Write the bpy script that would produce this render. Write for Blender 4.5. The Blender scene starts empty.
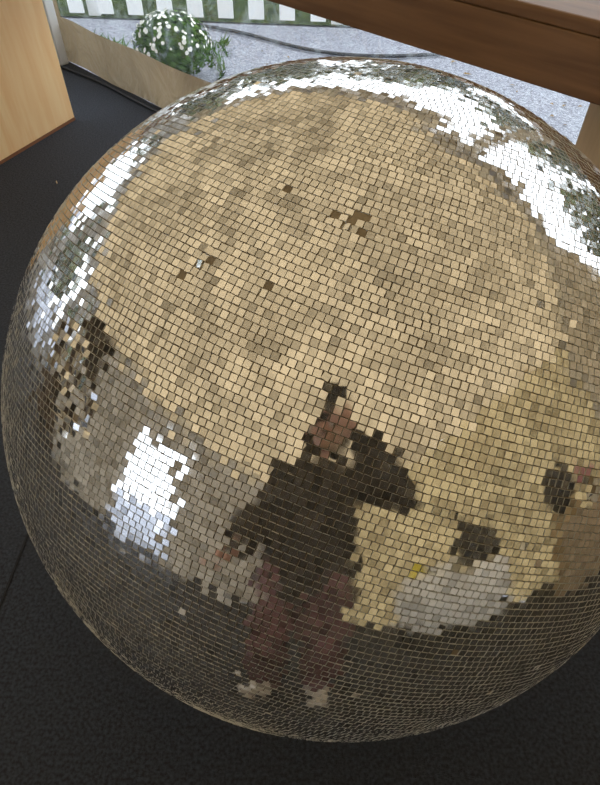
import bpy, bmesh, math, random
import numpy as np
from mathutils import Vector, Matrix, noise
random.seed(4); rng=np.random.default_rng(4)
scn=bpy.context.scene
try:
    scn.view_settings.view_transform='Standard'
    scn.view_settings.exposure=.15
except Exception: pass
V=Vector
# ------------------------------------------------------------ materials
def newmat(name):
    m=bpy.data.materials.new(name); m.use_nodes=True
    nt=m.node_tree; p=nt.nodes['Principled BSDF']
    return m,nt,p
def simple(name,col,rough=.6,metal=0,noise_amt=0,scale=20,bump=0,bscale=60,col2=None,stretch=None,spec=None):
    m,nt,p=newmat(name)
    p.inputs['Roughness'].default_value=rough; p.inputs['Metallic'].default_value=metal
    if spec is not None: p.inputs['Specular IOR Level'].default_value=spec
    p.inputs['Base Color'].default_value=(*col,1)
    tc=nt.nodes.new('ShaderNodeTexCoord'); mp=nt.nodes.new('ShaderNodeMapping')
    nt.links.new(tc.outputs['Object'],mp.inputs[0])
    if stretch: mp.inputs['Scale'].default_value=stretch
    if noise_amt or col2:
        n=nt.nodes.new('ShaderNodeTexNoise'); n.inputs['Scale'].default_value=scale; n.inputs['Detail'].default_value=6
        nt.links.new(mp.outputs[0],n.inputs['Vector'])
        r=nt.nodes.new('ShaderNodeValToRGB'); r.color_ramp.elements[0].position=.35; r.color_ramp.elements[1].position=.65
        c2=col2 if col2 else tuple(min(1,c*(1+noise_amt)) for c in col)
        c1=col if col2 else tuple(c*(1-noise_amt) for c in col)
        r.color_ramp.elements[0].color=(*c1,1); r.color_ramp.elements[1].color=(*c2,1)
        nt.links.new(n.outputs[0],r.inputs[0]); nt.links.new(r.outputs[0],p.inputs['Base Color'])
    if bump:
        n2=nt.nodes.new('ShaderNodeTexNoise'); n2.inputs['Scale'].default_value=bscale; n2.inputs['Detail'].default_value=8
        nt.links.new(mp.outputs[0],n2.inputs['Vector'])
        b=nt.nodes.new('ShaderNodeBump'); b.inputs['Strength'].default_value=bump; b.inputs['Distance'].default_value=.01
        nt.links.new(n2.outputs[0],b.inputs['Height']); nt.links.new(b.outputs[0],p.inputs['Normal'])
    return m
def fabric(name,col,tcol,mix=.5,bump=.6,dark=.6,nscale=1.6):
    m,nt,p=newmat(name); out=nt.nodes['Material Output']
    p.inputs['Base Color'].default_value=(*col,1); p.inputs['Roughness'].default_value=.36
    t=nt.nodes.new('ShaderNodeBsdfTranslucent'); 
    mx=nt.nodes.new('ShaderNodeMixShader'); mx.inputs[0].default_value=mix
    tc=nt.nodes.new('ShaderNodeTexCoord')
    n=nt.nodes.new('ShaderNodeTexNoise'); n.inputs['Scale'].default_value=nscale; n.inputs['Detail'].default_value=7; n.inputs['Distortion'].default_value=1.6
    nt.links.new(tc.outputs['Object'],n.inputs['Vector'])
    r=nt.nodes.new('ShaderNodeValToRGB'); r.color_ramp.elements[0].position=.36; r.color_ramp.elements[1].position=.62
    r.color_ramp.elements[0].color=(*[c*dark for c in tcol],1); r.color_ramp.elements[1].color=(*tcol,1)
    nt.links.new(n.outputs[0],r.inputs[0]); nt.links.new(r.outputs[0],t.inputs[0])
    n2=nt.nodes.new('ShaderNodeTexNoise'); n2.inputs['Scale'].default_value=3.0; n2.inputs['Detail'].default_value=4; n2.inputs['Distortion'].default_value=2.0
    nt.links.new(tc.outputs['Object'],n2.inputs['Vector'])
    b=nt.nodes.new('ShaderNodeBump'); b.inputs['Strength'].default_value=bump; b.inputs['Distance'].default_value=.12
    nt.links.new(n2.outputs[0],b.inputs['Height'])
    nt.links.new(b.outputs[0],p.inputs['Normal']); nt.links.new(b.outputs[0],t.inputs['Normal'])
    nt.links.new(p.outputs[0],mx.inputs[1]); nt.links.new(t.outputs[0],mx.inputs[2]); nt.links.new(mx.outputs[0],out.inputs[0])
    return m
def clearpvc(name):
    m,nt,p=newmat(name); out=nt.nodes['Material Output']; nt.nodes.remove(p)
    tr=nt.nodes.new('ShaderNodeBsdfTransparent'); tr.inputs[0].default_value=(.96,.98,.99,1)
    gl=nt.nodes.new('ShaderNodeBsdfGlossy'); gl.inputs['Roughness'].default_value=.08
    df=nt.nodes.new('ShaderNodeBsdfTranslucent'); df.inputs[0].default_value=(.85,.94,1,1)
    tc=nt.nodes.new('ShaderNodeTexCoord'); n=nt.nodes.new('ShaderNodeTexNoise'); n.inputs['Scale'].default_value=3; n.inputs['Distortion'].default_value=1.5
    nt.links.new(tc.outputs['Object'],n.inputs['Vector'])
    b=nt.nodes.new('ShaderNodeBump'); b.inputs['Strength'].default_value=.8; b.inputs['Distance'].default_value=.10
    nt.links.new(n.outputs[0],b.inputs['Height']); nt.links.new(b.outputs[0],gl.inputs['Normal'])
    n3=nt.nodes.new('ShaderNodeTexNoise'); n3.inputs['Scale'].default_value=5; n3.inputs['Distortion'].default_value=3; n3.inputs['Detail'].default_value=2
    nt.links.new(tc.outputs['Object'],n3.inputs['Vector'])
    r=nt.nodes.new('ShaderNodeMapRange'); r.inputs['From Min'].default_value=.48; r.inputs['From Max'].default_value=.8; r.inputs['To Min'].default_value=.03; r.inputs['To Max'].default_value=.24
    nt.links.new(n3.outputs[0],r.inputs[0])
    m1=nt.nodes.new('ShaderNodeMixShader'); m1.inputs[0].default_value=.05
    m2=nt.nodes.new('ShaderNodeMixShader'); nt.links.new(r.outputs[0],m2.inputs[0])
    nt.links.new(tr.outputs[0],m1.inputs[1]); nt.links.new(gl.outputs[0],m1.inputs[2])
    nt.links.new(m1.outputs[0],m2.inputs[1]); nt.links.new(df.outputs[0],m2.inputs[2]); nt.links.new(m2.outputs[0],out.inputs[0])
    return m
def wood(name,c1,c2,rotz=0,scl=(1,14,14),scale=3.0,rough=.5):
    m,nt,p=newmat(name); p.inputs['Roughness'].default_value=rough
    tc=nt.nodes.new('ShaderNodeTexCoord'); m0=nt.nodes.new('ShaderNodeMapping'); m0.inputs['Rotation'].default_value=(0,0,rotz)
    mp=nt.nodes.new('ShaderNodeMapping'); mp.inputs['Scale'].default_value=scl
    n=nt.nodes.new('ShaderNodeTexNoise'); n.inputs['Scale'].default_value=scale; n.inputs['Detail'].default_value=8; n.inputs['Distortion'].default_value=.4
    r=nt.nodes.new('ShaderNodeValToRGB'); r.color_ramp.elements[0].position=.35; r.color_ramp.elements[1].position=.68
    r.color_ramp.elements[0].color=(*c1,1); r.color_ramp.elements[1].color=(*c2,1)
    nt.links.new(tc.outputs['Object'],m0.inputs[0]); nt.links.new(m0.outputs[0],mp.inputs[0]); nt.links.new(mp.outputs[0],n.inputs['Vector']); nt.links.new(n.outputs[0],r.inputs[0]); nt.links.new(r.outputs[0],p.inputs['Base Color'])
    b=nt.nodes.new('ShaderNodeBump'); b.inputs['Strength'].default_value=.1; b.inputs['Distance'].default_value=.004
    nt.links.new(n.outputs[0],b.inputs['Height']); nt.links.new(b.outputs[0],p.inputs['Normal'])
    return m
M_roof=fabric('roof_fabric',(.55,.42,.25),(.53,.395,.225),.56,.9,.52)
M_wall=fabric('wall_fabric',(.60,.50,.36),(.42,.33,.21),.4,.8)
M_wallg=fabric('gold_wall_fabric',(.62,.47,.26),(.56,.42,.20),.5,1.0,.38,3.5)
M_walll=fabric('pale_wall_fabric',(.52,.51,.48),(.46,.45,.43),.45,.9,.15,2.2)
M_wallb=fabric('back_wall_fabric',(.50,.45,.37),(.34,.29,.22),.4,.9,.35,2.2)
M_pvc=clearpvc('clear_pvc')
M_frame=simple('frame_aluminium',(.75,.76,.76),.4,.3)
M_carpet=simple('carpet',(.018,.020,.026),.95,0,0,130,1.0,350,col2=(.058,.066,.086))
M_gravel=simple('gravel',(.17,.17,.20),.9,0,0,70,1.0,90,col2=(.42,.44,.50),spec=.2)
M_lawn=simple('lawn',(.02,.03,.010),.95,0,0,12,1.0,60,col2=(.06,.085,.025),spec=.1)
M_white=simple('white_paint',(.90,.91,.91),.5)
M_bar=wood('bar_wood',(.14,.066,.025),(.22,.112,.046),math.radians(45))
M_leg=wood('leg_wood',(.60,.45,.30),(.74,.58,.40),0,(14,14,1))
M_ply=wood('plywood',(.92,.57,.27),(.99,.70,.38),0,(10,10,1),2.2)
M_plyedge=simple('plywood_edge',(.22,.09,.04),.8)
# ------------------------------------------------------------ helpers
def link(o,parent=None):
    scn.collection.objects.link(o)
    if parent: o.parent=parent
    return o
def empty(name,loc=(0,0,0)):
    e=bpy.data.objects.new(name,None); e.location=loc; scn.collection.objects.link(e); return e
def mesh_obj(name,verts,faces,mat,parent=None,smooth=False,mats=None,midx=None):
    me=bpy.data.meshes.new(name); me.from_pydata([tuple(v) for v in verts],[],faces)
    for mm in (mats or [mat]): me.materials.append(mm)
    if midx is not None: me.polygons.foreach_set('material_index',midx)
    if smooth: me.polygons.foreach_set('use_smooth',[True]*len(me.polygons))
    me.update(); return link(bpy.data.objects.new(name,me),parent)
def bm_obj(name,bm,mats,parent=None,smooth=False):
    me=bpy.data.meshes.new(name); bm.normal_update(); bm.to_mesh(me); bm.free()
    for mm in mats: me.materials.append(mm)
    if smooth: me.polygons.foreach_set('use_smooth',[True]*len(me.polygons))
    return link(bpy.data.objects.new(name,me),parent)
def obox(bm,c,ax,ay,az,sx,sy,sz,mat=0):
    c=V(c);ax=V(ax).normalized()*sx/2;ay=V(ay).normalized()*sy/2;az=V(az).normalized()*sz/2
    vs=[bm.verts.new(c+ax*i+ay*j+az*k) for i in(-1,1) for j in(-1,1) for k in(-1,1)]
    for f in((0,1,3,2),(4,6,7,5),(0,4,5,1),(2,3,7,6),(0,2,6,4),(1,5,7,3)):
        fc=bm.faces.new([vs[i] for i in f]); fc.material_index=mat
    return vs
def bevel(o,w=.004,s=2):
    md=o.modifiers.new('bevel','BEVEL'); md.width=w; md.segments=s; md.limit_method='ANGLE'
def tube(bm,pts,rad,side=(1,0,0),seg=14,mat=0):
    pts=[V(p) for p in pts]; rad=[(r,r) if not isinstance(r,(tuple,list)) else r for r in rad]
    n=len(pts); tans=[]
    for i in range(n):
        a=pts[max(0,i-1)];b=pts[min(n-1,i+1)]; tans.append((b-a).normalized())
    P=[pts[0]-tans[0]*min(rad[0])*.55]+pts+[pts[-1]+tans[-1]*min(rad[-1])*.55]
    Rr=[(rad[0][0]*.68,rad[0][1]*.68)]+rad+[(rad[-1][0]*.68,rad[-1][1]*.68)]
    T=[tans[0]]+tans+[tans[-1]]
    rings=[]; 
    for p,r,t in zip(P,Rr,T):
        s=V(side)-t*V(side).dot(t)
        if s.length<.05: s=V((0,1,0))-t*t.y
        s.normalize(); u=t.cross(s)
        rings.append([bm.verts.new(p+s*math.cos(a)*r[0]+u*math.sin(a)*r[1]) for a in [2*math.pi*k/seg for k in range(seg)]])
    for a,b in zip(rings[:-1],rings[1:]):
        for k in range(seg):
            f=bm.faces.new((a[k],a[(k+1)%seg],b[(k+1)%seg],b[k])); f.material_index=mat
    e0=bm.verts.new(P[0]-T[0]*min(Rr[0])*.5); e1=bm.verts.new(P[-1]+T[-1]*min(Rr[-1])*.5)
    for k in range(seg):
        bm.faces.new((e0,rings[0][(k+1)%seg],rings[0][k])).material_index=mat
        bm.faces.new((e1,rings[-1][k],rings[-1][(k+1)%seg])).material_index=mat
def ellipsoid(bm,c,r,mat=0,M=None,sub=3):
    res=bmesh.ops.create_icosphere(bm,subdivisions=sub,radius=1)
    for v in res['verts']:
        p=V((v.co.x*r[0],v.co.y*r[1],v.co.z*r[2]))
        if M: p=M@p
        v.co=p+V(c)
    for v in res['verts']:
        for f in v.link_faces: f.material_index=mat
def remesh(name,bm,mats,voxel,parent=None,smooth_it=4,post=None):
    from mathutils.bvhtree import BVHTree
    bm.normal_update(); bmesh.ops.recalc_face_normals(bm,faces=bm.faces); bm.faces.ensure_lookup_table()
    midx=[f.material_index for f in bm.faces]; bvh=BVHTree.FromBMesh(bm)
    me=bpy.data.meshes.new(name+'_src'); bm.to_mesh(me); bm.free()
    o=bpy.data.objects.new(name+'_src',me); scn.collection.objects.link(o)
    md=o.modifiers.new('r','REMESH'); md.mode='VOXEL'; md.voxel_size=voxel; md.use_smooth_shade=True
    ms=o.modifiers.new('s','SMOOTH'); ms.iterations=smooth_it; ms.factor=.5
    dg=bpy.context.evaluated_depsgraph_get(); ev=o.evaluated_get(dg)
    nm=bpy.data.meshes.new_from_object(ev); nm.name=name
    bpy.data.objects.remove(o); bpy.data.meshes.remove(me)
    nm.materials.clear()
    for m in mats: nm.materials.append(m)
    idx=[]
    for p in nm.polygons:
        h=bvh.find_nearest(p.center); idx.append(midx[h[2]] if h[2] is not None else 0)
    nm.polygons.foreach_set('material_index',idx); nm.polygons.foreach_set('use_smooth',[True]*len(nm.polygons))
    if post: post(nm)
    ob=bpy.data.objects.new(name,nm); return link(ob,parent)
# ------------------------------------------------------------ camera
PITCH=math.radians(48); R=.60; BC=V((0,0,R+.002))
F=V((0,math.cos(PITCH),-math.sin(PITCH))); U=V((0,math.sin(PITCH),math.cos(PITCH))); X=V((1,0,0)); B=-F
D=R/math.sin(math.radians(29.7))
dirw=(X*math.tan(math.radians(3.2))-U*math.tan(math.radians(.5))+F).normalized()
CAM=BC-dirw*D
cam=bpy.data.cameras.new('camera'); co=bpy.data.objects.new('camera',cam); scn.collection.objects.link(co)
co.location=CAM; co.rotation_euler=(math.radians(90)-PITCH,0,0); cam.lens=27.5; cam.sensor_width=36; cam.clip_start=.01
scn.camera=co
def W(x,f,z=0): return V((x+CAM.x,f+CAM.y,z))
# ------------------------------------------------------------ mirror ball
ball=empty('mirror_ball',BC)
pole=V((.325,.457,.828)).normalized()
pi_=pole.cross(V((0,0,1))).normalized(); pj=pole.cross(pi_)
def bdir(th,az):
    th=math.radians(th);az=math.radians(az); b=(CAM-BC).normalized()
    x=(X-b*X.dot(b)).normalized(); u=b.cross(x)
    return (b*math.cos(th)+(x*math.sin(az)+u*math.cos(az))*math.sin(th)).normalized()
DAM=[(bdir(18.3,4),.024,.35),(bdir(20.5,-43),.014,.3),(bdir(21,-50),.010,.3),(bdir(7.5,40),.008,.4),(bdir(12,52),.007,.5),
     (bdir(13.5,-30),.012,.2),(bdir(31,-92),.04,.2),(bdir(31,110),.02,.3),(bdir(33,-80),.04,.15)]
p_=.0158; nrow=round(math.pi/p_); verts=[];faces=[];mi=[];k=0
gap=.0009
blk={}
for r in range(1,nrow-1):
    c=(r+.5)*math.pi/nrow; m=max(6,round(2*math.pi*math.sin(c)/p_)); off=rng.random()
    hv=.5*(math.pi/nrow*R-gap); hu=.5*(2*math.pi*math.sin(c)/m*R-gap)
    for q in range(m):
        ph=(q+off)/m*2*math.pi
        cw=c+.007*noise.noise(V((math.cos(ph)*2.5,math.sin(ph)*2.5,c*2)))
        rad=pi_*math.cos(ph)+pj*math.sin(ph)
        nrm=rad*math.sin(cw)+pole*math.cos(cw)
        eu=-pi_*math.sin(ph)+pj*math.cos(ph); ev=rad*math.cos(cw)-pole*math.sin(cw)
        key=(r//5,int(ph*math.sin(c)/p_)//7)
        if key not in blk: blk[key]=rng.normal(0,.009,2)
        leftness=max(0,-nrm.x)
        s=.012*(1+1.5*leftness+1.0*max(0,-nrm.z))
        tu,tv=rng.normal(0,s,2)+blk[key]; skip=False
        tu+=noise.noise(nrm*3.5)*.05; tv+=noise.noise(nrm*3.5+V((9,3,1)))*.05
        for dd,rr,pr in DAM:
            if (nrm-dd).length<rr/R:
                if rng.random()<pr*.5: skip=True
                tu+=rng.normal(0,.16); tv+=rng.normal(0,.16)
        x=rng.random()
        if x<.0004: skip=True
        elif x<.012: tu+=rng.normal(0,.08); tv+=rng.normal(0,.08)
        if skip: continue
        rot=rng.normal(0,.045); ca,sa=math.cos(rot),math.sin(rot); e1=eu*ca+ev*sa; e2=ev*ca-eu*sa
        lift=rng.normal(0,.00015)
        ctr=nrm*(R+lift)
        hu2=hu*(1-abs(rng.normal(0,.045))); hv2=hv*(1-abs(rng.normal(0,.045)))
        top=[];bot=[]
        for a,b in((-1,-1),(1,-1),(1,1),(-1,1)):
            pt=ctr+e1*(a*hu2)+e2*(b*hv2)+nrm*(tu*a*hu2+tv*b*hv2)
            top.append(tuple(pt)); bot.append(tuple(pt-nrm*.003))
        verts+=top+bot
        faces+=[(k,k+3,k+2,k+1),(k,k+1,k+5,k+4),(k+1,k+2,k+6,k+5),(k+2,k+3,k+7,k+6),(k+3,k,k+4,k+7)]; k+=8
        mi+=[0,1,1,1,1]
m,nt,p=newmat('mirror_tile')
gi=nt.nodes.new('ShaderNodeNewGeometry')
rp=nt.nodes.new('ShaderNodeValToRGB'); e=rp.color_ramp.elements
e[0].color=(.56,.56,.56,1); e[1].color=(.98,.98,.99,1); e.new(.2).color=(.80,.80,.80,1)
nt.links.new(gi.outputs['Random Per Island'],rp.inputs[0]); nt.links.new(rp.outputs[0],p.inputs['Base Color'])
p.inputs['Metallic'].default_value=.94
mr=nt.nodes.new('ShaderNodeMapRange'); mr.inputs['To Min'].default_value=.01; mr.inputs['To Max'].default_value=.11
nt.links.new(gi.outputs['Random Per Island'],mr.inputs[0]); nt.links.new(mr.outputs[0],p.inputs['Roughness'])
M_tedge=simple('tile_edge',(.74,.74,.71),.35,.3)
tiles=mesh_obj('mirror_tiles',verts,faces,m,ball,False,[m,M_tedge],mi)
M_grout=simple('ball_core',(.20,.165,.12),.7,0,.3,20)
bm=bmesh.new(); bmesh.ops.create_uvsphere(bm,u_segments=160,v_segments=80,radius=R-.0018)
bm_obj('core_sphere',bm,[M_grout],ball,True)
# ------------------------------------------------------------ tent shell
sA=2.80+CAM.x+CAM.y; sB=-5.2; sC=3.3; sD=-4.5
def pt(s,d): return V(((s+d)/2,(s-d)/2,0))
cAB=pt(sA,sB); cAC=pt(sA,sC); cDB=pt(sD,sB); cDC=pt(sD,sC)
H=2.2
def wall(name,P0,P1,openings,amp=.02,mat=None):
    L=(P1-P0).length; t=(P1-P0)/L; n=V((-t.y,t.x,0))
    us=sorted(set([0,L]+[o[0] for o in openings]+[o[1] for o in openings])); zs=sorted(set([0,H]+[o[2] for o in openings]+[o[3] for o in openings]))
    def sub(l):
        out=[]
        for a,b in zip(l[:-1],l[1:]):
            k=max(1,round((b-a)/.08)); out+=[a+(b-a)*i/k for i in range(k)]
        return out+[l[-1]]
    us=sub(us);zs=sub(zs); vs=[];fs=[]
    for z in zs:
        for u in us:
            d=noise.noise(V((u*2.2,z*.5,len(name)%7)))*amp+math.sin(u*9)*amp*.25
            if u in(0,L) : d=0
            vs.append(P0+t*u+n*d+V((0,0,z)))
    nu=len(us)
    for j in range(len(zs)-1):
        for i in range(nu-1):
            uc=(us[i]+us[i+1])/2; zc=(zs[j]+zs[j+1])/2
            if any(o[0]<uc<o[1] and o[2]<zc<o[3] for o in openings): continue
            fs.append((j*nu+i,j*nu+i+1,(j+1)*nu+i+1,(j+1)*nu+i))
    mesh_obj(name,vs,fs,mat or M_wall,None,True)
    return L,t,n
wc=[0]
def window(P0,t,o):
    wc[0]+=1; n=V((-t.y,t.x,0)); k=max(2,round((o[1]-o[0])/.08)); kz=16; vs=[];fs=[]
    for j in range(kz+1):
        for i in range(k+1):
            u=o[0]+(o[1]-o[0])*i/k; z=o[2]+(o[3]-o[2])*j/kz
            vs.append(P0+t*u+V((0,0,z))+n*noise.noise(V((u*3,z*1.5,3)))*.02)
    for j in range(kz):
        for i in range(k): fs.append((j*(k+1)+i,j*(k+1)+i+1,(j+1)*(k+1)+i+1,(j+1)*(k+1)+i))
    mesh_obj('window_%d'%wc[0],vs,fs,M_pvc,None,True)
LA=(cAC-cAB).length; LB=(cDB-cAB).length
tA=(cAC-cAB)/LA
uP=(V((.90,sA-.90,0))-cAB).length
uE=(V((1.62,sA-1.62,0))-cAB).length
opA=[(.05,uP,.27,2.0),(uP+.09,uE,.27,2.0)]
wall('wall_front',cAB,cAC,opA)
for o in opA: window(cAB,tA,o)
opB=[(.5,1.9,.5,1.9),(2.2,3.3,.3,2.0),(3.6,4.4,.5,1.9)]
L,t,n=wall('wall_left',cAB,cDB,opB,.03,M_walll)
for o in opB: window(cAB,t,o)
wall('wall_right',cAC,cDC,[],.045,M_wallg)
uD=(V((-2.47,sD+2.47,0))-cDB).length
opD=[(uD-.55,uD+.38,.02,1.75)]
L,t,n=wall('wall_back',cDB,cDC,opD,.03,M_wallb)
for o in opD: window(cDB,t,o)
tc_=0
def post(p,w=.06,h=H):
    global tc_; tc_+=1
    bm=bmesh.new(); obox(bm,V(p)+V((0,0,h/2)),tA,V((1,1,0)),(0,0,1),w,w,h); o=bm_obj('trim_%d'%tc_,bm,[M_frame]); bevel(o,.008)
nA=V((1,1,0)).normalized()
for q in(cAB+tA*.03-nA*.05, cAB+tA*(uP+.045)-nA*.035, cAC-nA*.05-tA*.05, cDB+nA*.06+tA*.05, cDC+nA*.06-tA*.06): post(q)
def beam(a,b):
    global tc_; tc_+=1
    a=V(a);b=V(b);d=b-a; bm=bmesh.new(); obox(bm,(a+b)/2,d,d.cross(V((0,0,1))),V((0,0,1)),d.length,.06,.08); bm_obj('trim_%d'%tc_,bm,[M_frame])
z_=V((0,0,H-.06))
for a,b in((cAB-nA*.05,cAC-nA*.05),(cDB+nA*.06,cDC+nA*.06)): beam(a+z_,b+z_)
# roof
N=90; vs=[];fs=[]
for j in range(N+1):
    for i in range(N+1):
        u=i/N; v=j/N; p=pt(sA+(sD-sA)*v,sB+(sC-sB)*u)
        h=min(min(u,1-u)*LA,min(v,1-v)*LB)
        z=H-.01+ .5*h*(1-.12*h)
        edge=min(1,h/.3)
        z+=edge*(noise.noise(V((p.x*1.7,p.y*1.7,0)))*.10+noise.noise(V((p.x*4.5,p.y*2,4)))*.035)
        vs.append((p.x,p.y,z))
for j in range(N):
    for i in range(N): a=j*(N+1)+i; fs.append((a,a+1,a+N+2,a+N+1))
mesh_obj('ceiling',vs,fs,M_roof,None,True)
mesh_obj('floor',[cAB,cAC,cDC,cDB],[(0,1,2,3)],M_carpet)
gz=-.02
mesh_obj('gravel_ground',[(-25,-25,gz),(25,-25,gz),(25,25,gz),(-25,25,gz)],[(0,1,2,3)],M_gravel)
bm=bmesh.new()
obox(bm,(V((-.9,-1.5,.001))+V((-.72,2.2,.001)))/2,V((.18,3.7,0)),V((3.7,-.18,0)),(0,0,1),3.7,.006,.002)
bm_obj('carpet_seam',bm,[simple('seam',(.010,.010,.012),.9)])
# ------------------------------------------------------------ lawn, fence, bush
fd=V((5,-.55,0)).normalized(); f0=W(-3.6,5.52); fn=V((-fd.y,fd.x,0))
q=[f0-fd*6,f0+fd*14,f0+fd*14+fn*12,f0-fd*6+fn*12]
mesh_obj('lawn',[v+V((0,0,gz+.012)) for v in q],[(0,1,2,3)],M_lawn)
bm=bmesh.new()
u=0
while u<8:
    c=f0+fd*u; w=.115; h=.95
    prof=[(-w/2,.04),(w/2,.04),(w/2,h-.08),(0,h),(-w/2,h-.08)]
    fr=[bm.verts.new(c+fd*a+V((0,0,z+gz))-fn*.01) for a,z in prof]; bk=[bm.verts.new(c+fd*a+V((0,0,z+gz))+fn*.01) for a,z in prof]
    bm.faces.new(fr); bm.faces.new(bk[::-1])
    for i in range(5): bm.faces.new((fr[i],bk[i],bk[(i+1)%5],fr[(i+1)%5]))
    u+=.235
for z in(.30,.7): obox(bm,f0+fd*4+fn*.03+V((0,0,z)),fd,fn,(0,0,1),8,.04,.07)
for i in range(5): obox(bm,f0+fd*(i*1.9+.1)+fn*.08+V((0,0,.48)),fd,fn,(0,0,1),.09,.09,1.0)
bmesh.ops.recalc_face_normals(bm,faces=bm.faces); bm_obj('picket_fence',bm,[M_white])
def leafcloud(name,c,r,nleaf,ls,mats,nfl=0,parent=None,squash=1,fls=.8,clumps=None):
    vs=[];fs=[];mi=[];k=0
    for i in range(nleaf+nfl):
        d=V(rng.normal(0,1,3)).normalized(); rr=r*(.65+.35*rng.random()); fl=i>=nleaf
        cc=V(c)
        if clumps: 
            q=clumps[int(rng.integers(len(clumps)))]; cc=V(q[0]); rr=q[1]*(.65+.35*rng.random())
        if fl: d.z=abs(d.z)*1.0; d.normalize(); rr=r*1.03
        p=cc+V((d.x*rr,d.y*rr,d.z*rr*squash)); nn=(d+V(rng.normal(0,.5 if not fl else .2,3))).normalized()
        a=nn.cross(V((.3,.2,.9))).normalized(); b=nn.cross(a); s=ls*(.6+.8*rng.random())*(1.0 if not fl else fls)
        K=6 if fl else 4; ring=[]
        for q in range(K):
            an=q*2*math.pi/K
            ring.append(p+a*math.cos(an)*s+b*math.sin(an)*s*(.45 if not fl else 1))
        vs+=ring; fs.append(tuple(range(k,k+K))); k+=K; mi.append(1 if fl else 0)
    return mesh_obj(name,vs,fs,None,parent,False,mats,mi)
M_leaf=simple('leaf',(.035,.085,.012),.95,0,0,25,col2=(.10,.19,.03),spec=.05)
M_tree=simple('tree_leaf',(.03,.05,.02),.9,0,0,3,col2=(.12,.13,.05),spec=.1)
M_bark=simple('bark',(.06,.045,.03),.9)
M_petal=simple('petal',(.90,.90,.82),.8)
bush=empty('chrysanthemum_bush'); bc=W(-.80,4.12)
leafcloud('foliage_and_flowers',bc+V((0,0,.17)),.24,3200,.020,[M_leaf,M_petal],170,bush,.78,.6)
bm=bmesh.new()
for i in range(9): tube(bm,[bc+V((0,0,-.015)),bc+V((math.cos(i*.7)*.08,math.sin(i*.7)*.08,.12)),bc+V((math.cos(i*.7)*.14,math.sin(i*.7)*.14,.22))],[.008,.006,.004],seg=6)
bm_obj('stems',bm,[M_bark],bush,True)
def tree(pos,h,r,n=2600):
    e=empty('tree',V(pos)); cl=[]
    for i in range(14):
        d=V(rng.normal(0,1,3)).normalized(); cl.append((V((d.x*r*.6,d.y*r*.6,h*.58+d.z*h*.30)),r*rng.uniform(.35,.55)))
    leafcloud('foliage',(0,0,0),r,n,.16,[M_tree],0,e,1,.8,cl)
    bm=bmesh.new(); tube(bm,[(0,0,0),(.05,0,h*.3),(0,.08,h*.6),(.1,0,h*.85)],[.16,.12,.09,.04],seg=10)
    for a in range(5): tube(bm,[(0,0,h*.3+a*.25),(math.cos(a*2.4)*r*.5,math.sin(a*2.4)*r*.5,h*.55+a*.2)],[.06,.025],seg=8)
    bm_obj('trunk',bm,[M_bark],e,True)
for (x,y,h,r) in((-4.5,9.5,4.0,2.0),(-1.2,10.5,3.6,2.0),(2.2,9.8,4.2,2.1),(5.5,8.0,3.8,2.0),(8.0,5.2,4.0,2.0),(9.3,2.0,4.0,2.0),
                 (-9,6.0,3.8,2.0),(-10,2.2,3.2,1.8)): tree((x,y,gz),h,r)
leafcloud('hedge',W(-1.5,7.9)+V((0,0,.4)),1.0,6000,.06,[M_tree],0,None,1,.8,[(W(-4+i*.8,7.9)+V((0,0,.45)),.6) for i in range(11)])
vs=[];fs=[];k=0
for i in range(5200):
    x=rng.uniform(-3.6,-.5); y=rng.uniform(3.6,5.0)
    if x+y<3.0 or (x+.80)**2+(y-4.12)**2<.07: continue
    c=W(x,y,gz); 
    if noise.noise(V((x*1.5,y*1.5,2)))<-.12: continue
    a=rng.uniform(0,6.28); w=V((math.cos(a),math.sin(a),0))*.009; h=V((rng.normal(0,.04),rng.normal(0,.04),rng.uniform(.03,.07)))
    vs+=[c-w,c+w,c+h]; fs.append((k,k+1,k+2)); k+=3
mesh_obj('grass_tufts',vs,fs,M_leaf)
vs=[];fs=[];k=0
for i in range(260):
    x=rng.uniform(-.4,3.4); y=rng.uniform(2.0,4.6)
    if x+y<3.0: continue
    c=W(x,y,gz+.008); a=rng.uniform(0,6.28); s=rng.uniform(.010,.026)
    d=V((math.cos(a),math.sin(a),0)); e=V((-d.y,d.x,.3))
    vs+=[c-d*s,c+e*s*.5,c+d*s,c-e*s*.5+V((0,0,.01))]; fs.append((k,k+1,k+2,k+3)); k+=4
mesh_obj('fallen_leaves',vs,fs,simple('dry_leaf',(.25,.16,.06),.8,0,.4,5))
# ------------------------------------------------------------ bar counter
bar=empty('bar_counter')
e_=V((1,-1,0)).normalized(); n_=V((1,1,0)).normalized()
def P2(s,dx,z): return W(dx,s-dx,z)
Lb=4.05; bx0=-1.62
front=P2(2.0,bx0,0); 
bm=bmesh.new()
cc=front+e_*Lb/2+n_*.26
obox(bm,cc+V((0,0,1.09)),e_,n_,(0,0,1),Lb,.52,.03)
obox(bm,front+e_*Lb/2+n_*.03+V((0,0,1.012)),e_,n_,(0,0,1),Lb-.002,.055,.124)
obox(bm,front+e_*Lb/2+n_*.47+V((0,0,1.012)),e_,n_,(0,0,1),Lb-.002,.05,.124)
o=bm_obj('counter_top',bm,[M_bar],bar); bevel(o,.004)
bm=bmesh.new()
lg=W(.752,1.475,0)
for q in(lg,lg+n_*.27): obox(bm,q+V((0,0,.475)),e_,n_,(0,0,1),.085,.085,.95)
obox(bm,lg+n_*.135+V((0,0,.3)),e_,n_,(0,0,1),.04,.2,.07)
o=bm_obj('counter_leg',bm,[M_leg],bar); bevel(o,.005)
c0=W(-1.286,3.46); dd=V((-.433,-.90,0)).normalized(); nn=V((-.90,.433,0)).normalized()
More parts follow.
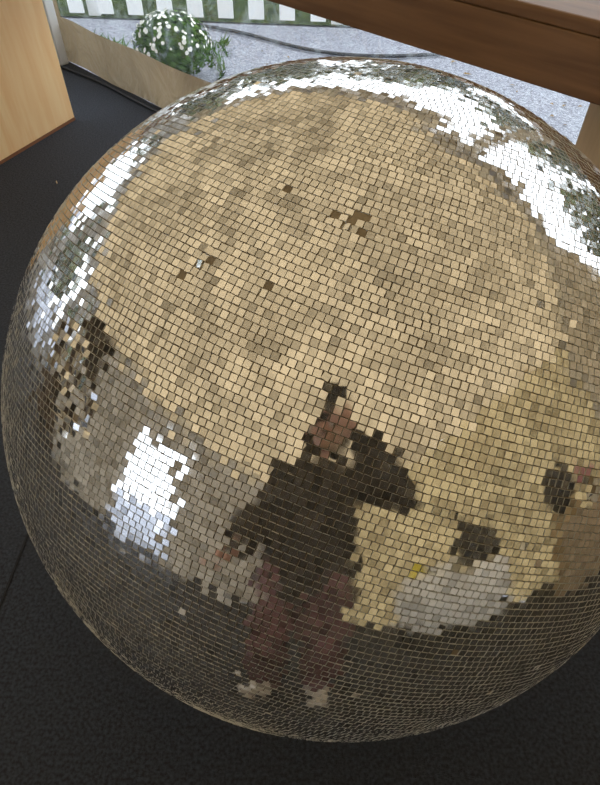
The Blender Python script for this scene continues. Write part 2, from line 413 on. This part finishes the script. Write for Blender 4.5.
bm=bmesh.new(); obox(bm,c0+dd*.6+nn*.02+V((0,0,.482)),dd,nn,(0,0,1),1.2,.036,.935)
pp=bm_obj('plywood_panel',bm,[M_ply]); bevel(pp,.003)
bm=bmesh.new(); obox(bm,c0+dd*.6+nn*.02+V((0,0,.007)),dd,nn,(0,0,1),1.2,.04,.014)
pe=bm_obj('worn_bottom_edge',bm,[M_plyedge]); pe.parent=pp
def curve_tube(name,pts,r,mat):
    cu=bpy.data.curves.new(name,'CURVE'); cu.dimensions='3D'; cu.bevel_depth=r; cu.bevel_resolution=3
    sp=cu.splines.new('NURBS'); sp.points.add(len(pts)-1)
    for a,b in zip(sp.points,pts): a.co=(*b,1)
    sp.use_endpoint_u=True; cu.materials.append(mat); return link(bpy.data.objects.new(name,cu))
M_blk=simple('black_rubber',(.012,.012,.014),.5)
cp=[cAB+tA*s-nA*d+V((0,0,.010)) for s,d in((.1,.10),(.35,.07),(.6,.05),(.9,.07),(1.3,.05),(1.8,.07),(2.4,.06),(3.2,.07))]
curve_tube('wall_foot_line',cp,.008,M_blk)  # thin black line along the foot of the front wall
curve_tube('garden_hose',[W(-1.15,5.3,.0),W(-.8,5.1,.0),W(-.4,4.95,.0),W(0,4.55,.0),W(.5,4.4,0),W(1.0,4.5,0)],.012,M_blk)
M_straw=simple('straw',(.62,.48,.28),.8)
for (x,f,s,a) in((.39,.42,.012,1.9),(-1.36,2.25,.014,.4),(-1.2,2.75,.01,2),(-1.0,2.1,.006,1)):
    bm=bmesh.new(); c=W(x,f,.004); d=V((math.cos(a),math.sin(a),0)); obox(bm,c,d,V((-d.y,d.x,0)),(0,0,1),s*2,s*.5,.004); bm_obj('wood_chip',bm,[M_straw])
# ------------------------------------------------------------ dark cabinet at the far left of the tent (seen in the ball)
cab=empty('wooden_cabinet',(-3.55,.10,0)); M_cab=wood('cabinet_wood',(.045,.028,.016),(.10,.06,.035),0,(14,14,1))
bm=bmesh.new(); cw,cd,ch=.75,.40,1.85
for s in(-1,1): obox(bm,(0,s*cw/2,ch/2),(1,0,0),(0,1,0),(0,0,1),cd,.03,ch)
obox(bm,(-cd/2+.01,0,ch/2),(1,0,0),(0,1,0),(0,0,1),.02,cw,ch)
for z in(.06,.5,.95,1.4,ch-.02): obox(bm,(0,0,z),(1,0,0),(0,1,0),(0,0,1),cd-.01,cw-.02,.03)
o=bm_obj('carcass',bm,[M_cab],cab); bevel(o,.003)
bm=bmesh.new()
for s in(-1,1): obox(bm,(cd/2+.008,s*(cw/4),.5),(1,0,0),(0,1,0),(0,0,1),.018,cw/2-.01,.86)
o=bm_obj('doors',bm,[M_cab],cab); bevel(o,.003)
# ------------------------------------------------------------ table with stuff (reflected)
tt=empty('trestle_table'); tcx=V((.84,-1.82,0)); ta=V((1,1,0)).normalized(); tn=V((1,-1,0)).normalized()
tl,tw,th=.80,.5,.74
us=[-tl/2+tl*i/40 for i in range(41)]
prof=[(-tw/2-.02,.25),(-tw/2-.015,.4),(-tw/2-.005,th-.01),(-tw/2+.01,th),(0,th),(tw/2,th),(tw/2+.01,.2)]
vs=[];fs=[]
for i,uu in enumerate(us):
    for j,(w,z) in enumerate(prof):
        f=math.sin(i*1.3)*.02*(1-z/th); vs.append(tcx+ta*uu+tn*(w-f if j<3 else w)+V((0,0,z)))
for i in range(40):
    for j in range(len(prof)-1): a=i*len(prof)+j; fs.append((a,a+1,a+len(prof)+1,a+len(prof)))
M_cloth=simple('table_cloth',(.97,.97,.95),.8)
mesh_obj('cloth',vs,fs,M_cloth,tt,True)
bm=bmesh.new(); obox(bm,tcx+V((0,0,th-.02)),ta,tn,(0,0,1),tl-.02,tw-.03,.025)
for a in(-1,1):
    for b in(-1,1): obox(bm,tcx+ta*a*(tl/2-.08)+tn*b*.18+V((0,0,.36)),ta,tn,(0,0,1),.035,.035,.72)
bm_obj('table_frame',bm,[M_blk],tt)
def bag(name,c,r,mat,h):
    e=empty(name); bm=bmesh.new(); z0=r*.32
    tube(bm,[V(c)+V((0,0,z0+h*.08)),V(c)+V((0,0,h*.5)),V(c)+V((0,0,h*.85))],[(r,r*.6),(r*1.05,r*.65),(r*.8,r*.45)],side=tuple(ta))
    remesh(name+'_body',bm,[mat],.01,e)
    bm=bmesh.new(); tube(bm,[V(c)+ta*(r*.5*math.cos(a))+V((0,0,h*.9+r*.5*math.sin(a))) for a in [i*math.pi/8 for i in range(9)]],[.010]*9,side=tuple(tn),seg=8); bm_obj('handle',bm,[mat],e,True)
    return e
bag('holdall_bag',tcx+ta*.16+V((0,0,th+.02)),.19,M_blk,.30)
def crate(name,c,dx,dy,dz,mat):
    bm=bmesh.new(); t_=.008
    obox(bm,c+V((0,0,t_/2)),ta,tn,(0,0,1),dx,dy,t_)
    for s in(-1,1):
        obox(bm,c+tn*s*(dy/2-t_/2)+V((0,0,dz/2)),ta,tn,(0,0,1),dx,t_,dz); obox(bm,c+ta*s*(dx/2-t_/2)+V((0,0,dz/2)),ta,tn,(0,0,1),t_,dy,dz)
    obox(bm,c+V((0,0,dz)),ta,tn,(0,0,1),dx*1.05,dy*1.05,.02); o=bm_obj(name,bm,[mat]); bevel(o,.004); return o
crate('yellow_storage_box',tcx-ta*.32+V((0,0,th+.004)),.13,.2,.10,simple('yellow_plastic',(.80,.68,.06),.4))
crate('storage_box',tcx-ta*.145+tn*.02+V((0,0,th+.004)),.16,.25,.10,simple('box_white',(.85,.85,.83),.5))
M_card=simple('cardboard',(.50,.38,.25),.8,0,.15,6)
c2=V((1.72,-1.10,0)); crate('cardboard_box',c2,.55,.42,.66,M_card)
bag('backpack',c2-ta*.12+V((0,0,.70)),.18,simple('dark_cloth',(.02,.02,.025),.8),.38)
bag('shopping_bag',c2+ta*.19+V((0,0,.70)),.07,simple('pink_cloth',(.55,.25,.28),.6),.2)
# ------------------------------------------------------------ photographer
ph=empty('photographer')
M_jack=simple('jacket_cloth',(.020,.014,.011),.75,0,.5,14,.8,30)
M_trou=simple('trousers_cloth',(.14,.065,.073),.85,0,.5,9,.4,30)
M_shoe=simple('shoe',(.60,.57,.54),.6)
M_skin=simple('skin',(.70,.40,.31),.5); M_hair=simple('hair',(.03,.018,.010),.5,0,.4,60,.6,200,stretch=(1,1,.1))
bm=bmesh.new()
pel=V((-.20,-1.27,.92))
for sx,kn,an in((-1,V((-.295,-1.12,.50)),V((-.29,-1.09,.10))),(1,V((-.085,-1.15,.50)),V((-.075,-1.15,.10)))):
    hip=V((-.195+sx*.10,-1.28,.90))
    tube(bm,[hip+V((0,0,.04)),hip.lerp(kn,.4),kn+V((0,0,.05)),kn-V((0,0,.08)),kn.lerp(an,.55),an+V((0,0,.01))],[(.12,.12),(.112,.112),(.096,.095),(.088,.088),(.078,.080),(.064,.066)],mat=1)
    foot=an+V((0,0,-.055))
    tube(bm,[foot+V((0,-.055,.015)),foot+V((0,.02,.01)),foot+V((sx*.012,.10,-.005)),foot+V((sx*.018,.165,-.012))],[(.036,.048),(.040,.048),(.047,.035),(.036,.026)],mat=2)
    tube(bm,[an+V((0,-.01,-.05)),an+V((0,0,.0))],[.042,.04],mat=2)
tube(bm,[pel+V((0,0,-.08)),pel+V((0,0,.06))],[(.175,.115),(.175,.12)],mat=1)
st=[(-.205,-1.28,.74,.245,.170),(-.205,-1.28,.80,.250,.172),(-.205,-1.28,.87,.230,.158),(-.195,-1.28,.94,.245,.170),(-.19,-1.28,1.01,.228,.155),
    (-.185,-1.275,1.07,.242,.168),(-.175,-1.27,1.13,.230,.158),(-.165,-1.265,1.20,.245,.170),(-.155,-1.26,1.26,.232,.158),(-.148,-1.25,1.32,.232,.157),(-.142,-1.24,1.38,.195,.132),(-.135,-1.225,1.43,.125,.108)]
tube(bm,[s[:3] for s in st],[(s[3],s[4]) for s in st],seg=24,mat=0)
tube(bm,[(-.13,-1.235,1.40),(-.125,-1.215,1.46),(-.12,-1.20,1.49)],[(.105,.10),(.095,.095),(.085,.085)],mat=0)
rs=V((.03,-1.22,1.375)); re=V((.235,-1.09,1.19)); 
PC=CAM+B*.035-U*.022
rw=PC+X*.095-U*.13-F*.045
def sleeve(a,b,c):
    pts=[a,a.lerp(b,.35),a.lerp(b,.7),b,b.lerp(c,.3),b.lerp(c,.65),c.lerp(b,.06)]
    tube(bm,pts,[.112,.108,.104,.100,.090,.074,.057],side=(0,0,1),mat=0)
sleeve(rs,re,rw)
ls=V((-.325,-1.24,1.36)); le=V((-.46,-1.27,1.10)); lw=V((-.49,-1.13,.90))
sleeve(ls,le,lw)
body=remesh('body_clothed',bm,[M_jack,M_trou,M_shoe,M_skin],.009,ph,5)
hc=V((-.105,-1.125,1.60)); tilt=math.radians(32)
Rm=Matrix.Rotation(-tilt,4,'X')
def hp(x,y,z): return hc+(Rm@V((x,y,z)))
bm=bmesh.new()
R3=Rm.to_3x3()
ellipsoid(bm,hp(0,-.01,.03),(.074,.092,.088),0,R3)
ellipsoid(bm,hp(0,.022,-.045),(.056,.062,.070),0,R3)
ellipsoid(bm,hp(0,.062,-.092),(.026,.024,.020),0,R3)
tube(bm,[hp(0,.082,.018),hp(0,.096,-.010),hp(0,.103,-.026)],[.009,.012,.015],mat=0)
for s in(-1,1):
    ellipsoid(bm,hp(s*.014,.090,-.030),(.010,.010,.008),0,R3,2)
    ellipsoid(bm,hp(s*.078,-.005,-.008),(.010,.020,.033),0,R3,2)
    ellipsoid(bm,hp(s*.033,.070,.022),(.022,.014,.008),0,R3,2)
    ellipsoid(bm,hp(s*.040,.058,-.030),(.022,.020,.022),0,R3,2)
    tube(bm,[hp(s*.018,.0835,.030),hp(s*.035,.080,.034),hp(s*.052,.068,.029)],[.004,.0045,.003],mat=1)
tube(bm,[hp(-.024,.078,-.060),hp(0,.088,-.058),hp(.024,.078,-.060)],[.004,.006,.004],mat=2)
tube(bm,[hp(-.020,.076,-.068),hp(0,.086,-.068),hp(.020,.076,-.068)],[.004,.007,.004],mat=2)
ellipsoid(bm,hp(0,-.026,.050),(.086,.096,.086),1,R3)
ellipsoid(bm,hp(0,-.060,-.01),(.082,.062,.09),1,R3)
for s in(-1,1): tube(bm,[hp(s*.07,.01,.06),hp(s*.083,-.03,-.01),hp(s*.078,-.05,-.10)],[.018,.022,.02],mat=1)
tube(bm,[hp(0,-.02,-.08),V((-.12,-1.19,1.47)),V((-.13,-1.22,1.42))],[.052,.052,.056],mat=0)
remesh('head',bm,[M_skin,M_hair,simple('lips',(.50,.20,.17),.4)],.004,ph,3)
M_eye=simple('eye',(.85,.84,.82),.15); M_iris=simple('iris',(.05,.03,.02),.2)
for s in(-1,1):
    bm=bmesh.new(); ellipsoid(bm,hp(s*.033,.070,.005),(.0135,.0125,.010),0,R3,3); ellipsoid(bm,hp(s*.033,.0805,.003),(.006,.003,.006),1,R3,2)
    bm_obj('eye_%s'%('l' if s<0 else 'r'),bm,[M_eye,M_iris],ph,True)
phn=empty('smartphone'); 
def PL(x,u,w): return PC+X*x+U*u+F*w
bm=bmesh.new(); obox(bm,PC,X,U,F,.084,.168,.008); o=bm_obj('phone_body',bm,[simple('phone_black',(.01,.01,.012),.25)],phn); bevel(o,.0035,3)
bm=bmesh.new(); obox(bm,PL(-.018,.055,.005),X,U,F,.034,.036,.003); o=bm_obj('camera_bump',bm,[simple('lens_black',(.004,.004,.005),.1)],phn); bevel(o,.001)
bm=bmesh.new(); obox(bm,PL(0,0,-.0043),X,U,F,.070,.150,.0006); bm_obj('screen',bm,[simple('screen_glass',(.02,.022,.025),.08)],phn)
bm=bmesh.new()
tube(bm,[rw,PL(.080,-.105,-.032),PL(.062,-.075,-.020),PL(.058,-.035,-.012)],[(.026,.022),(.034,.020),(.040,.016),(.034,.013)],side=tuple(U),mat=0)
for i,(uu,ln,r) in enumerate(((-.012,.062,.0088),(-.033,.068,.0092),(-.054,.063,.0088),(-.073,.052,.0078))):
    tube(bm,[PL(.057,uu-.002,-.014),PL(.0545,uu,.004),PL(.042,uu+.002,.0155),PL(.020,uu+.004,.0165),PL(.052-ln,uu+.006,.0135)],[r*1.05,r*1.05,r,r*.95,r*.85],side=tuple(U),seg=10)
tube(bm,[PL(.070,-.095,-.030),PL(.052,-.060,-.030),PL(.036,-.035,-.020),PL(.018,-.018,-.0145)],[.014,.0115,.0105,.009],side=tuple(U),seg=10)
remesh('hand_r',bm,[M_skin],.0028,ph,2)
bm=bmesh.new(); hd=(lw-le).normalized(); hd=(hd+V((0,.1,-.5))).normalized(); sd=V((.3,.9,.35)); sd=(sd-hd*sd.dot(hd)).normalized(); pn=hd.cross(sd)
tube(bm,[lw-hd*.03,lw+hd*.02,lw+hd*.06,lw+hd*.095],[(.026,.022),(.032,.018),(.041,.016),(.038,.013)],side=tuple(sd))
for i,(o_,ln,r) in enumerate(((.030,.070,.0088),(.010,.078,.0092),(-.010,.073,.0088),(-.029,.058,.0078))):
    b0=lw+hd*.092+sd*o_
    tube(bm,[b0-hd*.01,b0+hd*ln*.42-pn*.004,b0+hd*ln*.75-pn*.016,b0+hd*ln*.95-pn*.032],[r*1.08,r,r*.93,r*.82],side=tuple(sd),seg=10)
tube(bm,[lw+hd*.03+sd*.028,lw+hd*.055+sd*.050-pn*.01,lw+hd*.085+sd*.058-pn*.02],[.013,.011,.009],side=tuple(sd),seg=10)
remesh('hand_l',bm,[M_skin],.003,ph,2)
# ------------------------------------------------------------ world: overcast sky
w=bpy.data.worlds.new('overcast_sky'); scn.world=w; w.use_nodes=True
bg=w.node_tree.nodes['Background']; bg.inputs[0].default_value=(.90,.95,1.0,1); bg.inputs[1].default_value=2.6
